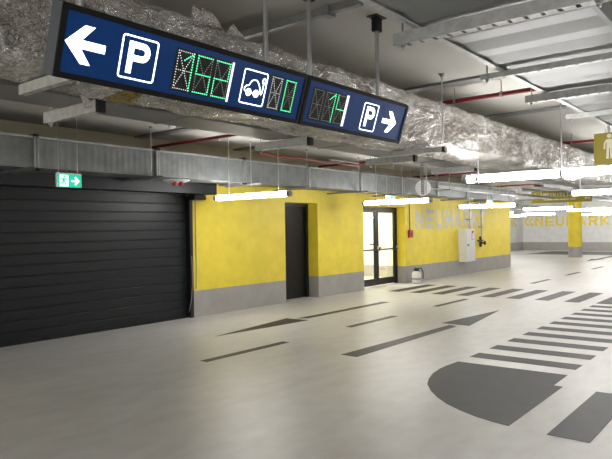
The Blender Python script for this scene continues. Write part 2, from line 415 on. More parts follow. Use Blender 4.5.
ar = MB(); ar.prism([(6.125, 6.615), (8.108, 6.45), (8.074, 6.907)], FR, .0005, .003); ar.prism([(8.30, 6.59), (10.99, 6.58), (10.965, 6.745), (8.16, 6.737)], FR, .0005, .003)
tag(ar.build('floor_arrow', M['marking']), 'thin dark arrow painted on the floor, pointing left beside the wall', 'floor arrow')
ar = MB(); ar.prism([(9.031, 4.451), (9.007, 3.969), (10.967, 4.243)], FR, .0005, .003)
ar.prism([(6.114, 4.361), (6.113, 4.125), (7.4, 4.12), (8.857, 4.111), (8.924, 4.26), (7.4, 4.31)], FR, .0005, .003)
tag(ar.build('floor_arrow', M['marking']), 'dark arrow painted mid floor, pointing right toward the crosswalk', 'floor arrow')
P = [(6.553, 3.03), (6.586, 1.843), (6.088, 1.833), (6.088, 1.749), (4.659, 1.745), (4.69, 1.90), (4.74, 2.05), (4.83, 2.23), (4.931, 2.39), (5.08, 2.56), (5.25, 2.71), (5.444, 2.846), (5.64, 2.93), (5.86, 3.0), (6.1, 3.04), (6.3, 3.045)]
tag(mark('rounded_patch', P), 'large dark grey patch with a rounded edge painted in the foreground', 'floor marking')
tag(mark('crosswalk_stripe', rect(4.63, 6.085, 1.15, 1.449)), 'short wide dark bar in the bottom right corner', 'floor marking')
tag(mark('roadway_patch', [(33.2, 11.35), (37.2, 11.2), (36.6, -6), (33.4, -6)], 'marking_far'), 'broad dark grey band of floor before the far white wall', 'floor marking')
ar = MB().prism([(27.4, 6.85), (29.5, 6.55), (29.5, 7.15)], FR, .0005, .003); ar.prism(rect(29.5, 33.0, 6.72, 6.95), FR, .0005, .003)
tag(ar.build('floor_arrow', M['marking']), 'far thin floor arrow right of the yellow column', 'floor arrow')

# ------------------------------------------------------------------ lettering painted on the walls
FW = lambda y: (lambda u, v, w: (u, y - w, v))            # on a wall facing -y
FX = lambda x: (lambda u, v, w: (x - w, -u, v))           # on a face facing -x
m = MB(); block_text(m, 'NEUMARKT', FW(W-.001), 15.5, 20.5, 1.49, 2.07, .125)
tag(m.build('wall_lettering', M['lettering_grey']), 'large pale grey NEUMARKT lettering painted on the yellow wall', 'wall lettering')
m = MB(); block_text(m, 'NEUMARKT', FX(38.699), -12.62, -7.75, 1.46, 2.05, .12)
for k in (0, .28):
    strip(m, [(-13.02+k, 2.0), (-13.27+k, 1.76), (-13.02+k, 1.52)], .12, FX(38.699), 0, .003)
tag(m.build('wall_lettering', M['lettering_yellow']), 'yellow NEUMARKT lettering with double chevron on the far white wall', 'wall lettering')
m = MB()
for k in (0, .5):
    strip(m, [(37.0+k, 2.05), (36.6+k, 1.77), (37.0+k, 1.5)], .14, FW(13.398), 0, .003)
tag(m.build('wall_lettering', M['lettering_yellow']), 'faint chevron mark on the narrow white side wall past the yellow corner', 'wall lettering')

# ------------------------------------------------------------------ yellow column
col = MB().cyl((30.9, 8.2, 0), (30.9, 8.2, H), .31, 40)
tag(col.build('column', wall_mat('column_paint', (.78, .61, .035), .50), smooth=True), 'round yellow column with grey foot before the far white wall', 'column')

# ------------------------------------------------------------------ hose cabinet, call point, valves, small canister
cb = thing('hose_cabinet', (18.8, 8.26, .42), 'white fire hose cabinet on the grey and yellow wall', 'cabinet')
MB().box(18.31, 19.02, 8.14, W-.002, .42, 1.47).build('cabinet_body', M['cabinet_white'], cb, bevel=.008)
dr = MB().box(18.33, 19.00, 8.12, 8.14, .45, 1.44).build('door', M['cabinet_white'], cb, bevel=.006)
MB().cyl((18.42, 8.12, .95), (18.42, 8.095, .95), .03, 14).build('lock', M['black'], dr)
lb = MB(); lb.box(18.72, 18.90, 8.116, 8.12, 1.12, 1.40)
lb.build('label_sticker', M['red'], dr)
m = MB(); m.prism([(18.75, 1.14), (18.87, 1.14), (18.85, 1.26), (18.87, 1.36), (18.77, 1.30)], lambda u, v, w: (u, 8.116-w, v), 0, .003)
m.build('sticker_symbol', M['white_plastic'], dr)
p = MB().path([(18.95, 8.27, 1.47), (18.95, 8.27, H)], .024, 12)
pp = p.build('water_pipe', M['steel'], smooth=True); tag(pp, 'grey water pipe rising from the top of the white cabinet', 'pipe')
for z in (1.75, 2.3):
    MB().box(18.89, 19.01, 8.23, W-.003, z, z+.035).build('pipe_clamp', M['steel_dark'], pp)
v = thing('valve_pipe', (19.9, 8.3, 1.0), 'grey pipe with black valve on the wall right of the white cabinet', 'pipe')
MB().path([(19.95, 8.3, H), (19.95, 8.3, 1.3), (19.90, 8.3, 1.2), (19.85, 8.3, 1.18)], .028, 10).build('pipe', M['steel'], v, smooth=True)
MB().box(19.89, 20.01, 8.26, W-.003, 1.5, 1.535).build('pipe_clamp', M['steel_dark'], v)
m = MB(); m.cyl((19.85, 8.3, 1.2), (19.85, 8.3, .85), .045, 12); m.cyl((19.65, 8.3, 1.06), (20.05, 8.3, 1.06), .03, 12)
m.cyl((19.85, 8.3, .98), (19.85, 8.16, .98), .03, 10); m.cyl((19.85, 8.16, .98), (19.85, 8.13, .98), .07, 14)
m.build('valve', M['black'], v)
cp = thing('call_point', (15.15, 8.36, 1.33), 'small red fire call point on the yellow wall right of the glass door', 'call point')
MB().box(15.06, 15.25, 8.33, W-.002, 1.26, 1.47).build('housing', M['red'], cp, bevel=.006)
MB().box(15.11, 15.20, 8.325, 8.33, 1.31, 1.40).build('button_plate', M['black'], cp)
MB().cyl((15.15, 8.385, 1.47), (15.15, 8.385, 2.6), .014, 8).build('conduit', M['grey_paint'], cp)
ca = thing('canister', (15.05, 8.15, 0), 'small white canister with black valve head standing at the foot of the wall', 'canister')
MB().lathe(15.05, 8.15, [(.10, 0), (.125, .02), (.125, .26), (.10, .31), (.04, .34), (.04, .36)], 24).build('canister_body', M['cabinet_white'], ca, smooth=True)
m = MB(); m.lathe(15.05, 8.15, [(.05, .34), (.06, .36), (.05, .40), (.03, .42)], 16); m.box(14.92, 15.16, 8.13, 8.17, .385, .41); m.box(15.10, 15.16, 8.12, 8.18, .30, .40)
m.build('valve_head', M['black'], ca)
MB().path([(15.07, 8.12, .40), (15.15, 8.05, .42), (15.20, 8.02, .30), (15.19, 8.02, .12)], .014, 8).build('hose', M['black'], ca)
m = MB(); m.lathe(15.05, 8.15, [(.126, .10), (.127, .11), (.127, .15), (.126, .16)], 24); m.build('label_band', M['steel'], ca)
MB().lathe(15.05, 8.15, [(.03, .42), (.045, .43), (.045, .455), (.01, .465)], 14).build('cap', M['steel'], ca)

# ------------------------------------------------------------------ rectangular galvanised duct along the wall
rd = thing('rectangular_duct', (10, 7.8, 2.37), 'long galvanised rectangular duct hung along the wall above the shutter', 'duct')
JX = [2.05, 3.93, 5.82, 7.68, 9.5, 11.35, 13.25, 15.1, 17.0, 18.9]
ed = [-2] + JX + [21]
for a, b in zip(ed[:-1], ed[1:]):
    MB().box(a, b-.004, 7.5, 8.06, 2.375, 2.765).build('duct_section', M['ribbed'], rd)
for x in JX:
    m = MB()
    for dx in (-.034, .004):
        m.box(x+dx, x+dx+.03, 7.465, 7.5, 2.34, 2.80); m.box(x+dx, x+dx+.03, 8.06, 8.095, 2.34, 2.80)
        m.box(x+dx, x+dx+.03, 7.465, 8.095, 2.34, 2.375); m.box(x+dx, x+dx+.03, 7.465, 8.095, 2.765, 2.80)
    m.build('flange', M['steel_dark'], rd)
m = MB()
m.box(-2, 21, 7.488, 7.5, 2.752, 2.778); m.build('edge_seam', M['steel'], rd)
def trapeze(x, ya, yb, z, h, label, group, rods=None, pad=None, wd=.04, mat='zinc'):
    """strut channel hung on threaded rods; long axis along y"""
    t = thing('support_channel', (x, ya, z), label, 'duct support', group)
    m = MB(); k = .004
    m.box(x-wd/2, x+wd/2, ya, yb, z+h-k, z+h); m.box(x-wd/2, x-wd/2+k, ya, yb, z, z+h-k); m.box(x+wd/2-k, x+wd/2, ya, yb, z, z+h-k)
    m.box(x-wd/2+k, x-wd/2+.011, ya, yb, z, z+k); m.box(x+wd/2-.011, x+wd/2-k, ya, yb, z, z+k)
    nb = int((yb-ya)/.09)
    for i in range(nb):      # bridges between the slots
        yy = ya + (i+.5)*(yb-ya)/nb
        m.box(x-wd/2+.011, x+wd/2-.011, yy-.034, yy+.034, z, z+k)
    m.build('channel', M[mat], t)
    for yy in (rods or []):
        MB().cyl((x, yy, z-.03), (x, yy, H), .007, 8).build('threaded_rod', M['rod'], t)
        n_ = MB(); n_.cyl((x, yy, z-.012), (x, yy, z), .016, 6); n_.build('nut', M['steel_dark'], t)
        MB().cyl((x, yy, H-.03), (x, yy, H), .018, 8, .03).build('ceiling_anchor', M['steel_dark'], t)
    if pad:
        MB().box(x-wd/2-.006, x+wd/2+.006, pad, pad+.03, z-.008, z+h).build('rubber_pad', M['rubber'], t)
    return t
where = ['leftmost one', 'left of the green exit sign', 'above the right part of the shutter', 'above the left lamp by the wall', 'above the dark door', 'above the wall between both doors', 'above the right edge of the glass door', 'above the wall lettering', 'above the white cabinet', 'farthest one before the wall corner']
for x, wh in zip([1.9, 3.75, 5.67, 7.80, 9.38, 11.2, 13.1, 15.0, 16.9, 18.8], where):
    trapeze(x, 7.2, 8.07 if x < 8 else 8.3, 2.325, .035, 'thin steel channel under the rectangular wall duct, ' + wh, 'channels under the wall duct',
            [] if x < 5 else ([7.44] if x < 8 else [7.44, 8.2]), wd=.035, mat='steel_dark')
tag(MB().path([(11.2, 7.62, 2.82), (14, 7.62, 2.82), (21, 7.62, 2.82)], .016, 8).build('cable_conduit', M['plastic_grey']), 'thin grey conduit lying along the top of the wall duct', 'conduit')

# ------------------------------------------------------------------ big foil-wrapped duct
fd = thing('insulated_duct', (5, 3.12, 2.37), 'big crumpled silver foil insulated duct running under the ceiling behind the parking sign', 'duct')
def prof_pt(t):
    """rounded rectangle, perimeter parameter t in 0..1 -> (y,z,ny,nz)"""
    hw, hh, r = .292, .238, .07
    P = []; seg = [(2*(hh-r), 0), (PI/2*r, 1), (2*(hw-r), 2), (PI/2*r, 3), (2*(hh-r), 4), (PI/2*r, 5), (2*(hw-r), 6), (PI/2*r, 7)]
    tot = sum(s[0] for s in seg); d = t*tot
    for L, k in seg:
        if d <= L + 1e-9: break
        d -= L
    q = k//2; base = [(-1, 0), (0, 1), (1, 0), (0, -1)]
    cor = [(-hw+r, -hh+r), (-hw+r, hh-r), (hw-r, hh-r), (hw-r, -hh+r)]
    if k % 2 == 0:
        n0 = base[q]; c0 = cor[q]; tx = [(0, 1), (1, 0), (0, -1), (-1, 0)][q]
        return c0[0]+n0[0]*r+tx[0]*d, c0[1]+n0[1]*r+tx[1]*d, n0[0], n0[1]
    c0 = cor[(q+1) % 4]; a0 = [PI, PI/2, 0, -PI/2][q]; a = a0 - d/r
    return c0[0]+r*math.cos(a), c0[1]+r*math.sin(a), math.cos(a), math.sin(a)
NP = 88; xs = []; x = -2.6
while x < 34: xs.append(x); x += .026 if x < 12 else (.05 if x < 18 else .12)
vs = []
for x in xs:
    joint = min(abs(((x - .42 + .55) % 1.1) - .55), .12)
    for j in range(NP):
        y, z, ny, nz = prof_pt(j/NP)
        p = Vector((x*2.2, (y+3)*5, z*5))
        a = noise.noise(p); b = noise.noise(Vector((x*6+30, (y+z)*9, (z-y)*7))); rr = 1-abs(noise.noise(Vector((x*9, y*14+9, z*14))))
        a2 = noise.noise(Vector((x*.9+5, z*2, y*2)))
        dsp = .022*a + .011*b + .016*(rr-.8) + .014*a2
        if nz < -.5:
            sag = .5 - .5*math.cos(((x-1.72)/2.0)*2*PI)
            dsp += .028*sag*max(0, 1-(y/.28)**2) + (.05*max(0, noise.noise(Vector((x*1.3, y*3, 4)))) if x > 5.5 else 0)
        dsp -= .012*(1-joint/.12)*(joint < .12)
        dsp = max(-.03, dsp) if nz < -.5 else min(.03, dsp)
        jj = Vector((noise.noise(Vector((x*31, y*37, z*37)))*.022, noise.noise(Vector((x*29+50, y*41, z*33)))*.012, noise.noise(Vector((x*27, y*31+70, z*39)))*.012))
        cr_ = 1-2*abs(noise.noise(Vector((x*17, y*19+3, z*19)))); dsp2 = .012*(cr_-.6)
        vs.append((x + jj.x, 3.125 + y + ny*(dsp+dsp2) + jj.y*.6, 2.612 + z + nz*(dsp+dsp2) + jj.z*.6))
fs = []
for i in range(len(xs)-1):
    for j in range(NP): fs.append((i*NP+j, i*NP+(j+1) % NP, (i+1)*NP+(j+1) % NP, (i+1)*NP+j))
MB().add(vs, fs).build('foil_jacket', M['foil'], fd, smooth=False)
def flap(pts, nx, amp, name, mat, seed, thick=.004):
    """crumpled sheet spanned over four corners"""
    A, B, C_, D_ = [Vector(p) for p in pts]; vs = []; fs = []; n = nx
    for i in range(n+1):
        for j in range(n+1):
            u = i/n; v = j/n
            p = (A*(1-u)+B*u)*(1-v) + (D_*(1-u)+C_*u)*v
            e = Vector((noise.noise(p*14+Vector((seed, 0, 0))), noise.noise(p*14+Vector((0, seed, 3))), noise.noise(p*14+Vector((5, 0, seed)))))
            vs.append(p + e*amp)
        
    for i in range(n):
        for j in range(n): fs.append((i*(n+1)+j, (i+1)*(n+1)+j, (i+1)*(n+1)+j+1, i*(n+1)+j+1))
    o = MB().add(vs, fs).build(name, M[mat], fd)
    md = o.modifiers.new('s', 'SOLIDIFY'); md.thickness = thick
    for p in o.data.polygons: p.use_smooth = True
    return o
FLAPS = True
flap([(2.49, 2.86, 2.82), (2.60, 2.86, 2.84), (2.53, 2.83, 2.90), (2.49, 2.84, 2.93)], 6, .012, 'torn_foil_flap', 'foil', 1)
flap([(2.55, 2.86, 2.84), (2.78, 2.88, 2.84), (2.66, 2.84, 2.92), (2.56, 2.84, 2.93)], 7, .018, 'torn_foil_flap', 'foil', 5)
flap([(2.80, 2.88, 2.84), (2.96, 2.88, 2.84), (2.90, 2.86, 2.875), (2.84, 2.86, 2.89)], 5, .014, 'torn_foil_flap', 'foil', 8)
flap([(1.86, 2.98, 2.35), (2.22, 2.98, 2.345), (2.30, 3.22, 2.34), (1.98, 3.20, 2.335)], 9, .022, 'mineral_wool', 'wool', 3, .02)
flap([(1.75, 2.90, 2.35), (2.05, 2.88, 2.35), (1.98, 3.10, 2.31), (1.85, 3.16, 2.325)], 9, .02, 'torn_foil_flap', 'foil', 11)
flap([(1.90, 3.14, 2.33), (1.96, 3.15, 2.33), (2.03, 3.22, 2.285), (1.99, 3.21, 2.27)], 5, .012, 'torn_foil_flap', 'foil', 14)
trap_where = {1.72: 'below the left end of the parking sign', 5.72: 'right of the parking sign', 9.75: 'above the long bright lamp', 13.7: 'far along'}
for x in (1.72, 5.72, 9.75, 13.7):
    trapeze(x if x > 2 else 1.68, 2.74, 3.53 if x > 2 else 3.34, 2.314, .045 if x > 2 else .055, 'steel channel carrying the foil duct, ' + trap_where[x], 'channels under the foil duct', [2.775] if x != 9.75 else [], pad=2.745)

# ------------------------------------------------------------------ flat grey duct behind the foil duct, on deep brackets
gd = thing('flat_duct', (5, 3.7, 2.4), 'dull grey flat duct running between foil duct and wall duct', 'duct')
MB().box(-2, 15.5, 3.49, 3.885, 2.392, 2.74).build('duct_body', M['flat_duct'], gd, bevel=.004)
for x in (.2, 3.0, 5.1, 7.2, 9.6, 12):
    MB().box(x, x+.03, 3.475, 3.90, 2.388, 2.75).build('flange', M['flat_duct'], gd)
for x, wh in ((2.22, 'left one above the exit sign'), (4.36, 'above the left lamp by the wall'), (6.32, 'behind the right end of the parking sign'), (8.05, 'right of the round sign'), (10.1, 'far one behind the long bright lamp')):
    trapeze(x, 3.44, 4.08, 2.312, .075, 'deep steel bracket under the flat grey duct, ' + wh, 'brackets under the flat grey duct', [4.02], pad=3.40, wd=.042)

# ------------------------------------------------------------------ wide duct on the right with cross folds
wdk = thing('wide_duct', (6, 1.35, 2.8), 'wide galvanised flat duct with folded underside at the upper right', 'duct')
m = MB(); x = -2.5; k = 0
prof = []
while x < 24:
    prof += [(x, 2.801), (x+.21, 2.816)]
    x += .42
prof.append((x, 2.801))
n = len(prof)
vs = [(a, .90, b) for a, b in prof] + [(a, 1.815, b) for a, b in prof]
m.add(vs, [(i, i+1, n+i+1, n+i) for i in range(n-1)])
m.box(-2.5, 24, .87, .90, 2.80, 2.90); m.box(-2.5, 24, 1.815, 1.84, 2.80, 2.90); m.box(-2.5, 24, .90, 1.815, 2.885, 2.90)
m.build('duct_body', M['flat_duct'], wdk)
MB().box(-2.5, 24, 1.80, 1.845, 2.792, 2.7995).build('edge_seam', M['zinc'], wdk)
for i, (x, hgt, wdt, wh) in enumerate(((3.47, .075, .075, 'nearest, thick perforated one'), (4.85, .045, .045, 'shiny second one from the camera'), (5.93, .07, .06, 'third one, perforated'), (7.25, .05, .05, 'fourth one near the pedestrian sign'), (9.3, .05, .05, 'fifth one'), (11.2, .05, .05, 'farthest one'))):
    trapeze(x, .70, 2.0, 2.79-hgt, hgt, 'steel channel under the wide upper right duct, ' + wh, 'channels under the wide duct', [.78, 1.95], wd=wdt)
# ceiling strut near the sign rods
t = thing('ceiling_strut', (3.45, 2.9, 3.05), 'slim steel strut fixed to the ceiling behind the sign rods', 'strut')
MB().box(3.43, 3.48, 2.25, 3.9, 3.045, H).build('rail', M['steel_dark'], t, bevel=.003)
MB().box(3.41, 3.50, 2.50, 2.56, 3.03, H).build('clamp', M['steel_dark'], t)
# slim ceiling boxes
for x, l in ((6.05, 'flat grey strip crossing the ceiling near the red pipe'), (8.3, 'flat grey strip crossing the ceiling farther back above the foil duct')):
    tag(MB().box(x, x+.16, -2, 8.38, 3.075, H).build('ceiling_conduit', M['flat_duct'], bevel=.004), l, 'conduit')

# ------------------------------------------------------------------ red sprinkler pipes across the hall
def red_pipe(x, label, ya=-5.8, yb=8.38):
    t = thing('sprinkler_pipe', (x, 2, 2.95), label, 'sprinkler pipe', 'red sprinkler pipes across the ceiling')
    MB().cyl((x, ya, 2.95), (x, yb, 2.95), .024, 14).build('pipe', M['red_pipe'], t, smooth=True)
    for y in (2.42, 2.95, 4.6, 6.3):
        m = MB(); m.cyl((x, y-.012, 2.95), (x, y+.012, 2.95), .034, 12); m.cyl((x, y, 2.97), (x, y, H), .006, 8)
        m.build('pipe_clamp', M['steel_dark'], t)
    m = MB(); m.cyl((x, 6.75, 2.95), (x, 6.75, 2.90), .012, 8); m.cyl((x, 6.75, 2.90), (x, 6.75, 2.895), .022, 10); m.build('sprinkler_head', M['steel'], t)
for x, l in ((6.40, 'red sprinkler pipe nearest the camera, crossing above the foil duct'), (11.0, 'red sprinkler pipe above the wall lamp by the glass door'), (15.3, 'red sprinkler pipe above the wall lettering'), (21.3, 'red sprinkler pipe far back before the yellow corner')):
    red_pipe(x, l)
t = thing('sprinkler_branch', (7.6, 7, 2.92), 'thin red and grey pipe running along the top of the wall duct', 'sprinkler pipe')
MB().path([(7.9, 7.3, 2.88), (11.0, 7.3, 2.88)], .018, 10).build('pipe', M['red_pipe'], t)
MB().path([(9.4, 6.9, 2.86), (10.4, 6.9, 2.86), (10.42, 6.9, 2.76)], .014, 8).build('grey_elbow_pipe', M['plastic_grey'], t)
# red beacon heads under the duct by the shutter
bl = thing('warning_beacons', (6.1, 7.35, 2.33), 'pair of small red warning lamps on a white base under the wall duct', 'warning lamp')
MB().lathe(6.05, 7.33, [(.16, 2.29), (.20, 2.31), (.20, 2.322)], 24).build('base_plate', M['white_plastic'], bl, smooth=True)
for dx in (-.10, .02):
    MB().lathe(6.05+dx, 7.25, [(.01, 2.225), (.032, 2.235), (.038, 2.26), (.03, 2.29)], 14).build('lamp_dome', M['red'], bl, smooth=True)

# cable trays in the distance
def tray(xa, xb, y, z, w, label, rod_x):
    t = thing('cable_tray', ((xa+xb)/2, y, z), label, 'cable tray', 'cable trays along the hall')
    m = MB(); m.box(xa, xb, y-w/2, y-w/2+.004, z, z+.06); m.box(xa, xb, y+w/2-.004, y+w/2, z, z+.06)
    x = xa
    while x < xb: m.box(x, x+.10, y-w/2+.004, y+w/2-.004, z, z+.004); x += .16
    m.build('tray', M['steel'], t)
    m = MB(); rnd = random.Random(int(xa*10))
    for k in range(4): m.path([(xa+.1, y-w/3+k*w/5, z+.02), (xb-.1, y-w/3+k*w/5, z+.02+rnd.random()*.01)], .011, 6)
    m.build('cables', M['black'], t)
    for x in rod_x:
        MB().cyl((x, y-w/2-.02, z-.02), (x, y-w/2-.02, H), .007, 8).build('threaded_rod', M['rod'], t)
        MB().box(x-.02, x+.02, y-w/2-.04, y+w/2+.03, z-.025, z-.002).build('cross_bar', M['steel_dark'], t)
tray(10.9, 17.9, 5.49, 2.30, .2, 'narrow cable tray right of the round sign running to the distance', (11.35, 14, 17))
tray(12.5, 31, 4.9, 2.62, .3, 'wider cable tray below the ceiling beside the narrow tray', (13, 16, 19, 22, 25))
tray(13, 34, 4.15, 2.35, .2, 'cable tray beside the far part of the foil duct', (14, 18, 22, 26))
tag(MB().cyl((18, 6.3, 2.6), (36, 6.3, 2.6), .07, 14).build('drain_pipe', M['plastic_grey'], smooth=True), 'grey round pipe high above the far lamps', 'pipe')
tag(MB().cyl((23, 11.7, 2.55), (38.6, 11.7, 2.55), .12, 14).build('round_duct', M['steel'], smooth=True), 'round silver duct far back near the white wall', 'duct')

# ------------------------------------------------------------------ lamps
def make_lamp(y_top, rod_off=(.50, -.60)):
    t = thing('tube_lamp', (0, 0, 0), 'x', 'tube lamp', 'white tube lamps hung across the hall')
    MB().cyl((0, -.785, 0), (0, .785, 0), .043, 20).build('lit_tube', M['tube_light'], t, smooth=True)
    for s in (-1, 1):
        MB().cyl((0, s*.785, 0), (0, s*.85, 0), .046, 20).build('end_cap', M['plastic_grey'], t, smooth=True)
    for r in rod_off:
        m = MB()
        if r > .6: m.cyl((0, r, .04), (0, r, .235), .009, 8)
        elif r < -.7: m.cyl((0, r, .04), (0, r, .69), .009, 8)
        else: m.cyl((0, r, .04), (0, r, H-2.1-.002), .0065, 8); m.cyl((0, r, H-2.13), (0, r, H-2.102), .02, 10, .03)
        m.build('hanging_rod', M['rod'], t)
        MB().cyl((0, r-.015, 0), (0, r+.015, 0), .048, 16).build('clip', M['plastic_grey'], t)
    return t
LAMPS = [
 (7.25, 6.93, 'white tube lamp on the left, before the yellow wall by the shutter'),
 (11.52, 6.70, 'white tube lamp hung before the glass double door'),
 (16.3, 6.62, 'white tube lamp hung before the wall lettering and white cabinet'),
 (21.0, 6.42, 'tube lamp left of and above the yellow column, upper of the far group'),
 (24.6, 6.03, 'tube lamp hung right in front of the top of the yellow column'),
 (6.8, 2.20, 'large bright tube lamp nearest the camera at the right, under the foil duct'),
 (11.3, 2.24, 'bright tube lamp at the right edge in front of the mustard direction sign'),
 (26.6, 10.4, 'small tube lamp end just right of the yellow wall corner'),
 (30.9, 9.9, 'far tube lamp between the yellow corner and the yellow column'),
 (35.0, 12.7, 'far tube lamp at the left by the white side wall'),
 (36.0, 8.5, 'far tube lamp just right of the yellow column'),
 (34.5, 6.6, 'far tube lamp at the right edge of the picture'),
 (29.0, 5.95, 'far tube lamp above the right end of the far lettering'),
 (-1.6, 2.2, 'tube lamp behind the camera, left row'),
 (-1.2, 6.7, 'added tube lamp beside the roller shutter, outside the left edge'),  # added out of view to brighten the left side
 (-1.5, 0.0, 'added tube lamp behind the camera, centre'),  # another added lamp, lifts the ducts and floor on the left
 (2.3, -2.3, 'tube lamp behind the camera on the right'),
 (6.8, -2.3, 'tube lamp outside the picture to the right, near'),
 (11.3, -2.3, 'tube lamp outside the picture to the right, middle'),
 (16.0, -2.3, 'tube lamp outside the picture to the right, far'),
 (16.0, 2.24, 'tube lamp far right in the row of the large bright lamp'),
 (21.0, -2.3, 'tube lamp outside the picture far to the right'),
 (26.0, -2.3, 'added tube lamp outside the picture, right of the yellow column'),  # added out of view to brighten the far end
 (33.0, -2.3, 'added tube lamp outside the picture by the far white wall'),  # unseen, added for more light at the far wall
 (30.0, 1.2, 'added far tube lamp outside the right edge'),  # unseen lamp added to lift the far region
 (36.5, 4.0, 'added far tube lamp outside the right edge by the far wall'),  # unseen lamp added to light the far wall
 (-3.0, -3.0, 'tube lamp behind the camera, rear corner'),
 (28.0, 0.0, 'added tube lamp outside the picture near the far wall'),  # added unseen lamp, more light for the far region
]
base = make_lamp(H)
base2 = make_lamp(H, (.66, -.27))
used = {1: False, 2: False}
for x, y, l in LAMPS:
    kk = 2 if abs(y-2.2) < .3 else 1
    b = base if kk == 1 else base2
    if not used[kk]: b.location = (x, y, 2.1); b['label'] = l; used[kk] = True
    else: dup(b, (x, y, 2.1), l)

# ------------------------------------------------------------------ parking guidance signs
TILT = math.radians(17.96)
Vt = Vector((0, -math.sin(TILT), math.cos(TILT))); Nf = Vector((0, -math.cos(TILT), -math.sin(TILT))); O0 = Vector((0, 2.41, 2.203))
def FS(u, v, w): return O0 + Vector((u, 0, 0)) + Vt*v + Nf*w
def sign_box(u0, u1, label, rods):
    t = thing('parking_sign', ((u0+u1)/2, 2.40, 2.2), label, 'parking sign')
    MB().prism(rrect(u0, u1, 0, .305, .004, 1), FS, -.085, -.004).build('housing', M['sign_side'], t)
    m = MB(); b = .026
    for a in ((u0, u1, 0, b), (u0, u1, .305-b, .305), (u0, u0+b, b, .305-b), (u1-b, u1, b, .305-b)):
        m.prism([(a[0], a[2]), (a[1], a[2]), (a[1], a[3]), (a[0], a[3])], FS, -.004, .006)
    m.build('front_frame', M['sign_frame'], t)
    fc = MB().prism([(u0+b, b), (u1-b, b), (u1-b, .305-b), (u0+b, .305-b)], FS, -.004, 0).build('blue_face', M['sign_blue'], t)
    for x in rods:
        MB().cyl((x, 2.385, 2.47), (x, 2.385, H), .0145, 14).build('hanging_rod', M['rod'], t, smooth=True)
        m = MB(); m.box(x-.035, x+.035, 2.36, 2.41, H-.11, H-.006); m.box(x-.07, x+.07, 2.34, 2.43, H-.008, H)
        m.build('ceiling_bracket', M['black_metal'], t, bevel=.003)
    return t, fc
def frame_ring(par, u0, u1, v0, v1, w=.008):
    m = MB(); strip(m, rrect(u0+w/2, u1-w/2, v0+w/2, v1-w/2, .012), w, FS, .0002, .0016, closed=True)
    return m.build('white_border', M['glow_white'], par)
def letter_P(par, u0, u1, v0, v1):
    m = MB(); s = (u1-u0)*.235; h = v1-v0; w = u1-u0
    m.prism([(u0, v0), (u0+s, v0), (u0+s, v1), (u0, v1)], FS, .0002, .0016)
    R = h*.30; cx = u1-R; top = v1-s/2; bot = v1 - 2*R + s/2
    pts = [(u0+s*.5, top), (cx, top)] + [(cx + (R-s/2)*math.sin(a), v1-R + (R-s/2)*math.cos(a)) for a in [PI*i/10 for i in range(1, 10)]] + [(cx, bot), (u0+s*.5, bot)]
    strip(m, pts, s, FS, .0002, .0016)
    return m.build('letter_p', M['glow_white'], par)
SEG = {'t': [(0, 1), (1, 1)], 'b': [(0, 0), (1, 0)], 'm': [(0, .5), (1, .5)], 'tl': [(0, .5), (0, 1)], 'bl': [(0, 0), (0, .5)], 'tr': [(1, .5), (1, 1)], 'br': [(1, 0), (1, .5)],
       'd1': [(.0, 1), (.5, .5)], 'd2': [(1, 1), (.5, .5)], 'd3': [(0, 0), (.5, .5)], 'd4': [(1, 0), (.5, .5)], 'f': [(.45, .78), (1, 1)]}
def display(par, u0, u1, v0, v1, digits, bright):
    bd = MB().prism([(u0, v0), (u1, v0), (u1, v1), (u0, v1)], FS, .0002, .0012).build('led_display', M['display_black'], par)
    n = len(digits); cw = (u1-u0)/n; seen = set()
    for k, lit in enumerate(digits):
        a0 = u0 + k*cw + cw*.12; a1 = u0 + (k+1)*cw - cw*.12; b0 = v0+.012; b1 = v1-.012
        mo, ml = MB(), MB(); sk = .0
        def put(m, p, r):
            u = a0 + p[0]*(a1-a0); v = b0 + p[1]*(b1-b0)
            m.prism([(u + r*math.cos(t), v + r*math.sin(t)) for t in [2*PI*i/6 for i in range(6)]], FS, .0012, .0022)
        for s, (p, q) in SEG.items():
            if s == 'f' and 'f' not in lit: continue
            L = math.hypot((q[0]-p[0])*(a1-a0), (q[1]-p[1])*(b1-b0)); c = max(3, int(L/.0125))
            on = s in lit
            for i in range(c+1):
                t = i/c; put(ml if on else mo, (p[0]+(q[0]-p[0])*t, p[1]+(q[1]-p[1])*t), .0036 if on else .0024)
        mo.build('unlit_dots', M['led_pale_glare'] if k in bright else M['led_off'], bd)
        if ml.v: ml.build('lit_dots', M['led_green'], bd)
    return bd
s1, face1 = sign_box(1.341, 2.95, 'long blue lit parking sign with left arrow and car charging symbol, left box', (1.46, 2.64))
m = MB(); strip(m, [(1.545, .154), (1.425, .154)], .036, FS, .0002, .0016)
m.prism([(1.372, .154), (1.454, .235), (1.500, .235), (1.432, .154)], FS, .0002, .0016)
m.prism([(1.372, .154), (1.432, .154), (1.500, .073), (1.454, .073)], FS, .0002, .0016)
m.prism([(1.545, .136), (1.562, .136), (1.562, .172), (1.545, .172)], FS, .0002, .0016)
m.build('left_arrow', M['glow_white'], s1)
frame_ring(s1, 1.640, 1.838, .054, .249, .0065); letter_P(s1, 1.679, 1.797, .080, .224)
dd = display(s1, 1.943, 2.322, .046, .252, [('br', 'tr', 'f'), ('t', 'tl', 'm', 'br', 'b'), ('t', 'tr', 'm', 'bl', 'b')], (0,))
MB().prism([(2.319, .044), (2.333, .044), (2.333, .254), (2.319, .254)], FS, .0014, .0026).build('glare_strip', M['led_pale_glare'], s1)  # reflected glare in the glossy cover, built as a glowing strip
frame_ring(s1, 2.416, 2.608, .055, .244, .0055)
m = MB()
def cu(pts): return [(2.416 + a*.192, .055 + b*.189) for a, b in pts]
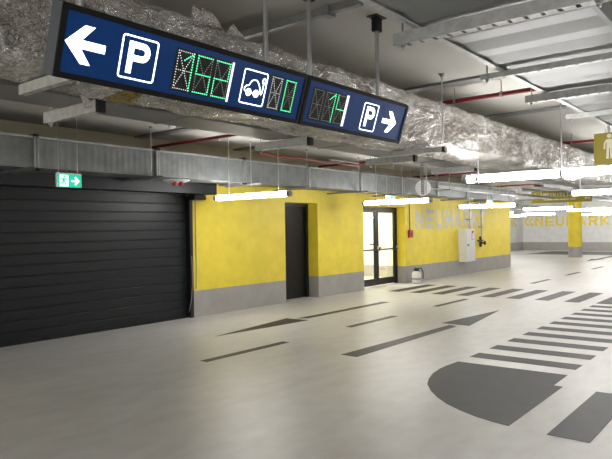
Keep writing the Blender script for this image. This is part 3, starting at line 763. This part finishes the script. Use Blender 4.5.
strip(m, cu([(.20, .36), (.14, .38), (.12, .46), (.18, .52), (.28, .55), (.36, .68), (.44, .73), (.58, .73), (.68, .64), (.74, .54)]), .0055, FS, .0002, .0016)
strip(m, cu([(.40, .345), (.50, .345)]), .0055, FS, .0002, .0016)
strip(m, cu([(.74, .54), (.78, .40), (.83, .35), (.87, .42), (.87, .68)]), .0055, FS, .0002, .0016)
for a in (.31, .62):
    c0 = cu([(a, .35)])[0]; m.prism([(c0[0]+.021*math.cos(t), c0[1]+.021*math.sin(t)) for t in [2*PI*i/16 for i in range(16)]], FS, .0002, .0018)
c0 = cu([(.87, .76)])[0]; strip(m, [(c0[0]+.011*math.cos(t), c0[1]+.015*math.sin(t)) for t in [2*PI*i/12 for i in range(12)]], .006, FS, .0002, .0016, closed=True)
m.build('car_charging_symbol', M['glow_white'], s1)
display(s1, 2.636, 2.744, .050, .250, [()], (0,)); display(s1, 2.758, 2.868, .050, .250, [('t', 'tr', 'br', 'b', 'bl', 'tl')], ())
s2, face2 = sign_box(2.958, 4.195, 'shorter blue lit parking sign with right arrow, right box', (3.05, 3.86))
display(s2, 3.030, 3.412, .042, .248, [(), ('tr', 'br', 'f'), ('tl', 'm')], ())
MB().prism([(3.392, .042), (3.416, .042), (3.416, .250), (3.392, .250)], FS, .0014, .0026).build('glare_strip', M['led_pale_glare'], s2)  # cover glare of the right box, again a glowing strip
frame_ring(s2, 3.614, 3.802, .046, .240, .0055); letter_P(s2, 3.657, 3.765, .076, .216)
m = MB(); strip(m, [(3.884, .145), (4.03, .145)], .034, FS, .0002, .0016)
m.prism([(4.078, .146), (4.012, .146), (3.948, .222), (3.992, .222)], FS, .0002, .0016)
m.prism([(4.078, .146), (3.992, .066), (3.948, .066), (4.012, .146)], FS, .0002, .0016)
m.build('right_arrow', M['glow_white'], s2)

# ------------------------------------------------------------------ exit signs
def exit_sign(loc, w, h, label, facing='y', wires=True, flip=False):
    x, y, z = loc
    t = thing('exit_sign', loc, label, 'exit sign')
    if facing == 'y': F_ = lambda u, v, q: (x+u, y-q, z+v)
    else: F_ = lambda u, v, q: (x-q, y-u, z+v)
    MB().prism(rrect(0, w, 0, h, .005, 2), F_, -.03, 0).build('housing', M['white_plastic'], t)
    MB().prism([(.02*w, .0), (.98*w, .0), (.98*w, .92*h), (.02*w, .92*h)], F_, 0, .002).build('green_panel', M['exit_green'], t)
    m = MB(); m.prism([(.10*w, .05*h), (.45*w, .05*h), (.45*w, .86*h), (.10*w, .86*h)], F_, .002, .003)
    strip(m, [(.56*w, .45*h), (.84*w, .45*h)], .09*h*1.5, F_, .002, .003)
    strip(m, [(.72*w, .72*h), (.88*w, .45*h), (.72*w, .18*h)], .15*h, F_, .002, .003)
    m.build('white_symbol', M['exit_white'], t)
    m = MB(); q = lambda pts: [(a*w, b*h) for a, b in pts]
    strip(m, q([(.27, .62), (.25, .40)]), .17*h, F_, .003, .004); strip(m, q([(.25, .42), (.33, .30), (.30, .12)]), .09*h, F_, .003, .004)
    strip(m, q([(.25, .42), (.20, .28), (.13, .26)]), .09*h, F_, .003, .004); strip(m, q([(.27, .60), (.36, .55), (.38, .46)]), .075*h, F_, .003, .004)
    strip(m, q([(.27, .62), (.18, .58), (.15, .48)]), .075*h, F_, .003, .004)
    m.prism([((.29+.04*math.cos(a))*w, (.75+.08*math.sin(a))*h) for a in [2*PI*i/10 for i in range(10)]], F_, .003, .004)
    m.build('running_figure', M['exit_green'], t)
    if wires:
        for u in (.08*w, .86*w):
            p = F_(u, h, -.015); MB().cyl(p, (p[0], p[1], H), .003, 6).build('hanging_wire', M['rod'], t)
    return t
exit_sign((3.485, 6.2, 2.045), .29, .155, 'green and white exit sign with right arrow before the dark shutter')
exit_sign((11.72, 7.05, 2.15), .38, .11, 'small green exit sign above the lamp before the glass door')
exit_sign((17.3, 7.0, 2.19), .42, .13, 'small green exit sign above the wall lettering')
exit_sign((20.5, 3.95, 2.26), .5, .14, 'small far green exit sign at the right edge')

# ------------------------------------------------------------------ hanging mustard signs
t = thing('direction_sign', (18, 5.2, 2.17), 'wide mustard hanging direction sign reading NEUMARKT with left arrow', 'sign')
MB().box(18, 18.05, 4.33, 5.96, 2.18, 2.515).build('board', M['olive'], t, bevel=.004)
m = MB(); block_text(m, 'NEUMARKT', FX(17.998), -5.62, -4.93, 2.34, 2.46, .02, .3)
[strip(m, [(q0, 2.27), (q1, 2.27)], .022, FX(17.998), 0, .002) for q0, q1 in ((-5.62, -5.36), (-5.33, -5.20), (-5.17, -4.93), (-4.90, -4.75))]
m.build('lettering', M['olive_text'], t)
m = MB(); strip(m, [(-5.90, 2.385), (-5.70, 2.385)], .022, FX(17.998), 0, .002); strip(m, [(-5.83, 2.45), (-5.90, 2.385), (-5.83, 2.32)], .022, FX(17.998), 0, .002)
m.build('left_arrow', M['olive_text'], t)
def person_icon(m, cu, cv, s, F_):
    strip(m, [(cu, cv+.02*s), (cu, cv+.36*s)], .2*s, F_, 0, .002)
    for d_ in (-1, 1):
        strip(m, [(cu+d_*.055*s, cv+.04*s), (cu+d_*.075*s, cv-.40*s)], .085*s, F_, 0, .002)
        strip(m, [(cu+d_*.09*s, cv+.34*s), (cu+d_*.17*s, cv+.20*s), (cu+d_*.18*s, cv-.02*s)], .06*s, F_, 0, .002)
    m.prism([(cu+.085*s*math.cos(a), cv+.48*s+.085*s*math.sin(a)) for a in [2*PI*i/14 for i in range(14)]], F_, 0, .002)
m = MB(); person_icon(m, -4.48, 2.34, .2, FX(17.998)); person_icon(m, -4.40, 2.34, .2, FX(17.998)); m.build('pedestrian_symbol', M['olive_text'], t)
for y in (4.6, 5.7): MB().cyl((18.025, y, 2.51), (18.025, y, H), .012, 8).build('hanging_rod', M['rod'], t)
t = thing('pedestrian_sign', (8.33, 1.4, 2.3), 'mustard hanging sign with a pale standing pedestrian figure at the right edge', 'sign')
MB().box(8.33, 8.37, .60, 1.968, 2.30, 2.693).build('board', M['olive'], t, bevel=.004)
m = MB(); person_icon(m, -1.79, 2.495, .32, FX(8.328)); m.build('pedestrian_symbol', M['olive_text'], t)
for y in (1.80, .8): MB().cyl((8.35, y, 2.69), (8.35, y, 2.79), .016, 10).build('hanging_rod', M['rod'], t)

# ------------------------------------------------------------------ round sign on a perforated strip
t = thing('round_sign', (7.95, 4.18, 2.1), 'round white sign disc hanging on a perforated steel strip', 'sign')
MB().cyl((7.952, 4.175, 2.113), (7.963, 4.181, 2.113), .112, 32).build('disc', M['white_plastic'], t)
m = MB(); z = 2.02
m.box(7.938, 7.942, 4.16, 4.168, z, H); m.box(7.938, 7.942, 4.192, 4.20, z, H)
while z < H-.03: m.box(7.938, 7.942, 4.168, 4.192, z, z+.017); z += .034
m.build('perforated_strip', M['steel_dark'], t)
MB().cyl((7.94, 4.115, 2.03), (7.94, 4.115, H), .008, 8).build('threaded_rod', M['rod'], t)
# smoke detector
t = thing('smoke_detector', (5.74, 7.04, 3.05), 'small white smoke detector on the ceiling above the wall duct', 'smoke detector')
MB().lathe(5.74, 7.04, [(.03, 3.035), (.05, 3.045), (.055, 3.08), (.06, H)], 20).build('housing', M['white_plastic'], t, smooth=True)

# ------------------------------------------------------------------ world, camera, view
wd = D.worlds.new('world'); S.world = wd; wd.use_nodes = True
wd.node_tree.nodes['Background'].inputs[0].default_value = (0, 0, 0, 1)
cam = D.cameras.new('camera'); co = D.objects.new('camera', cam); COL.objects.link(co)
cam.sensor_width = 36; cam.lens = 611.97/612*36; cam.clip_start = .05
Fv = Vector((0.78160952, 0.62376691, -0.00118591)); Rv = Vector((0.62367689, -0.7815264, -0.01560856)); Uv = Vector((0.01066292, -0.01146017, 0.99987748))
mt = Matrix(((Rv.x, Uv.x, -Fv.x, 0), (Rv.y, Uv.y, -Fv.y, 0), (Rv.z, Uv.z, -Fv.z, 1.55), (0, 0, 0, 1)))
co.matrix_world = mt
S.camera = co
S.view_settings.view_transform = 'Standard'; S.view_settings.look = 'None'; S.view_settings.gamma = 1
S.view_settings.exposure = 0.82
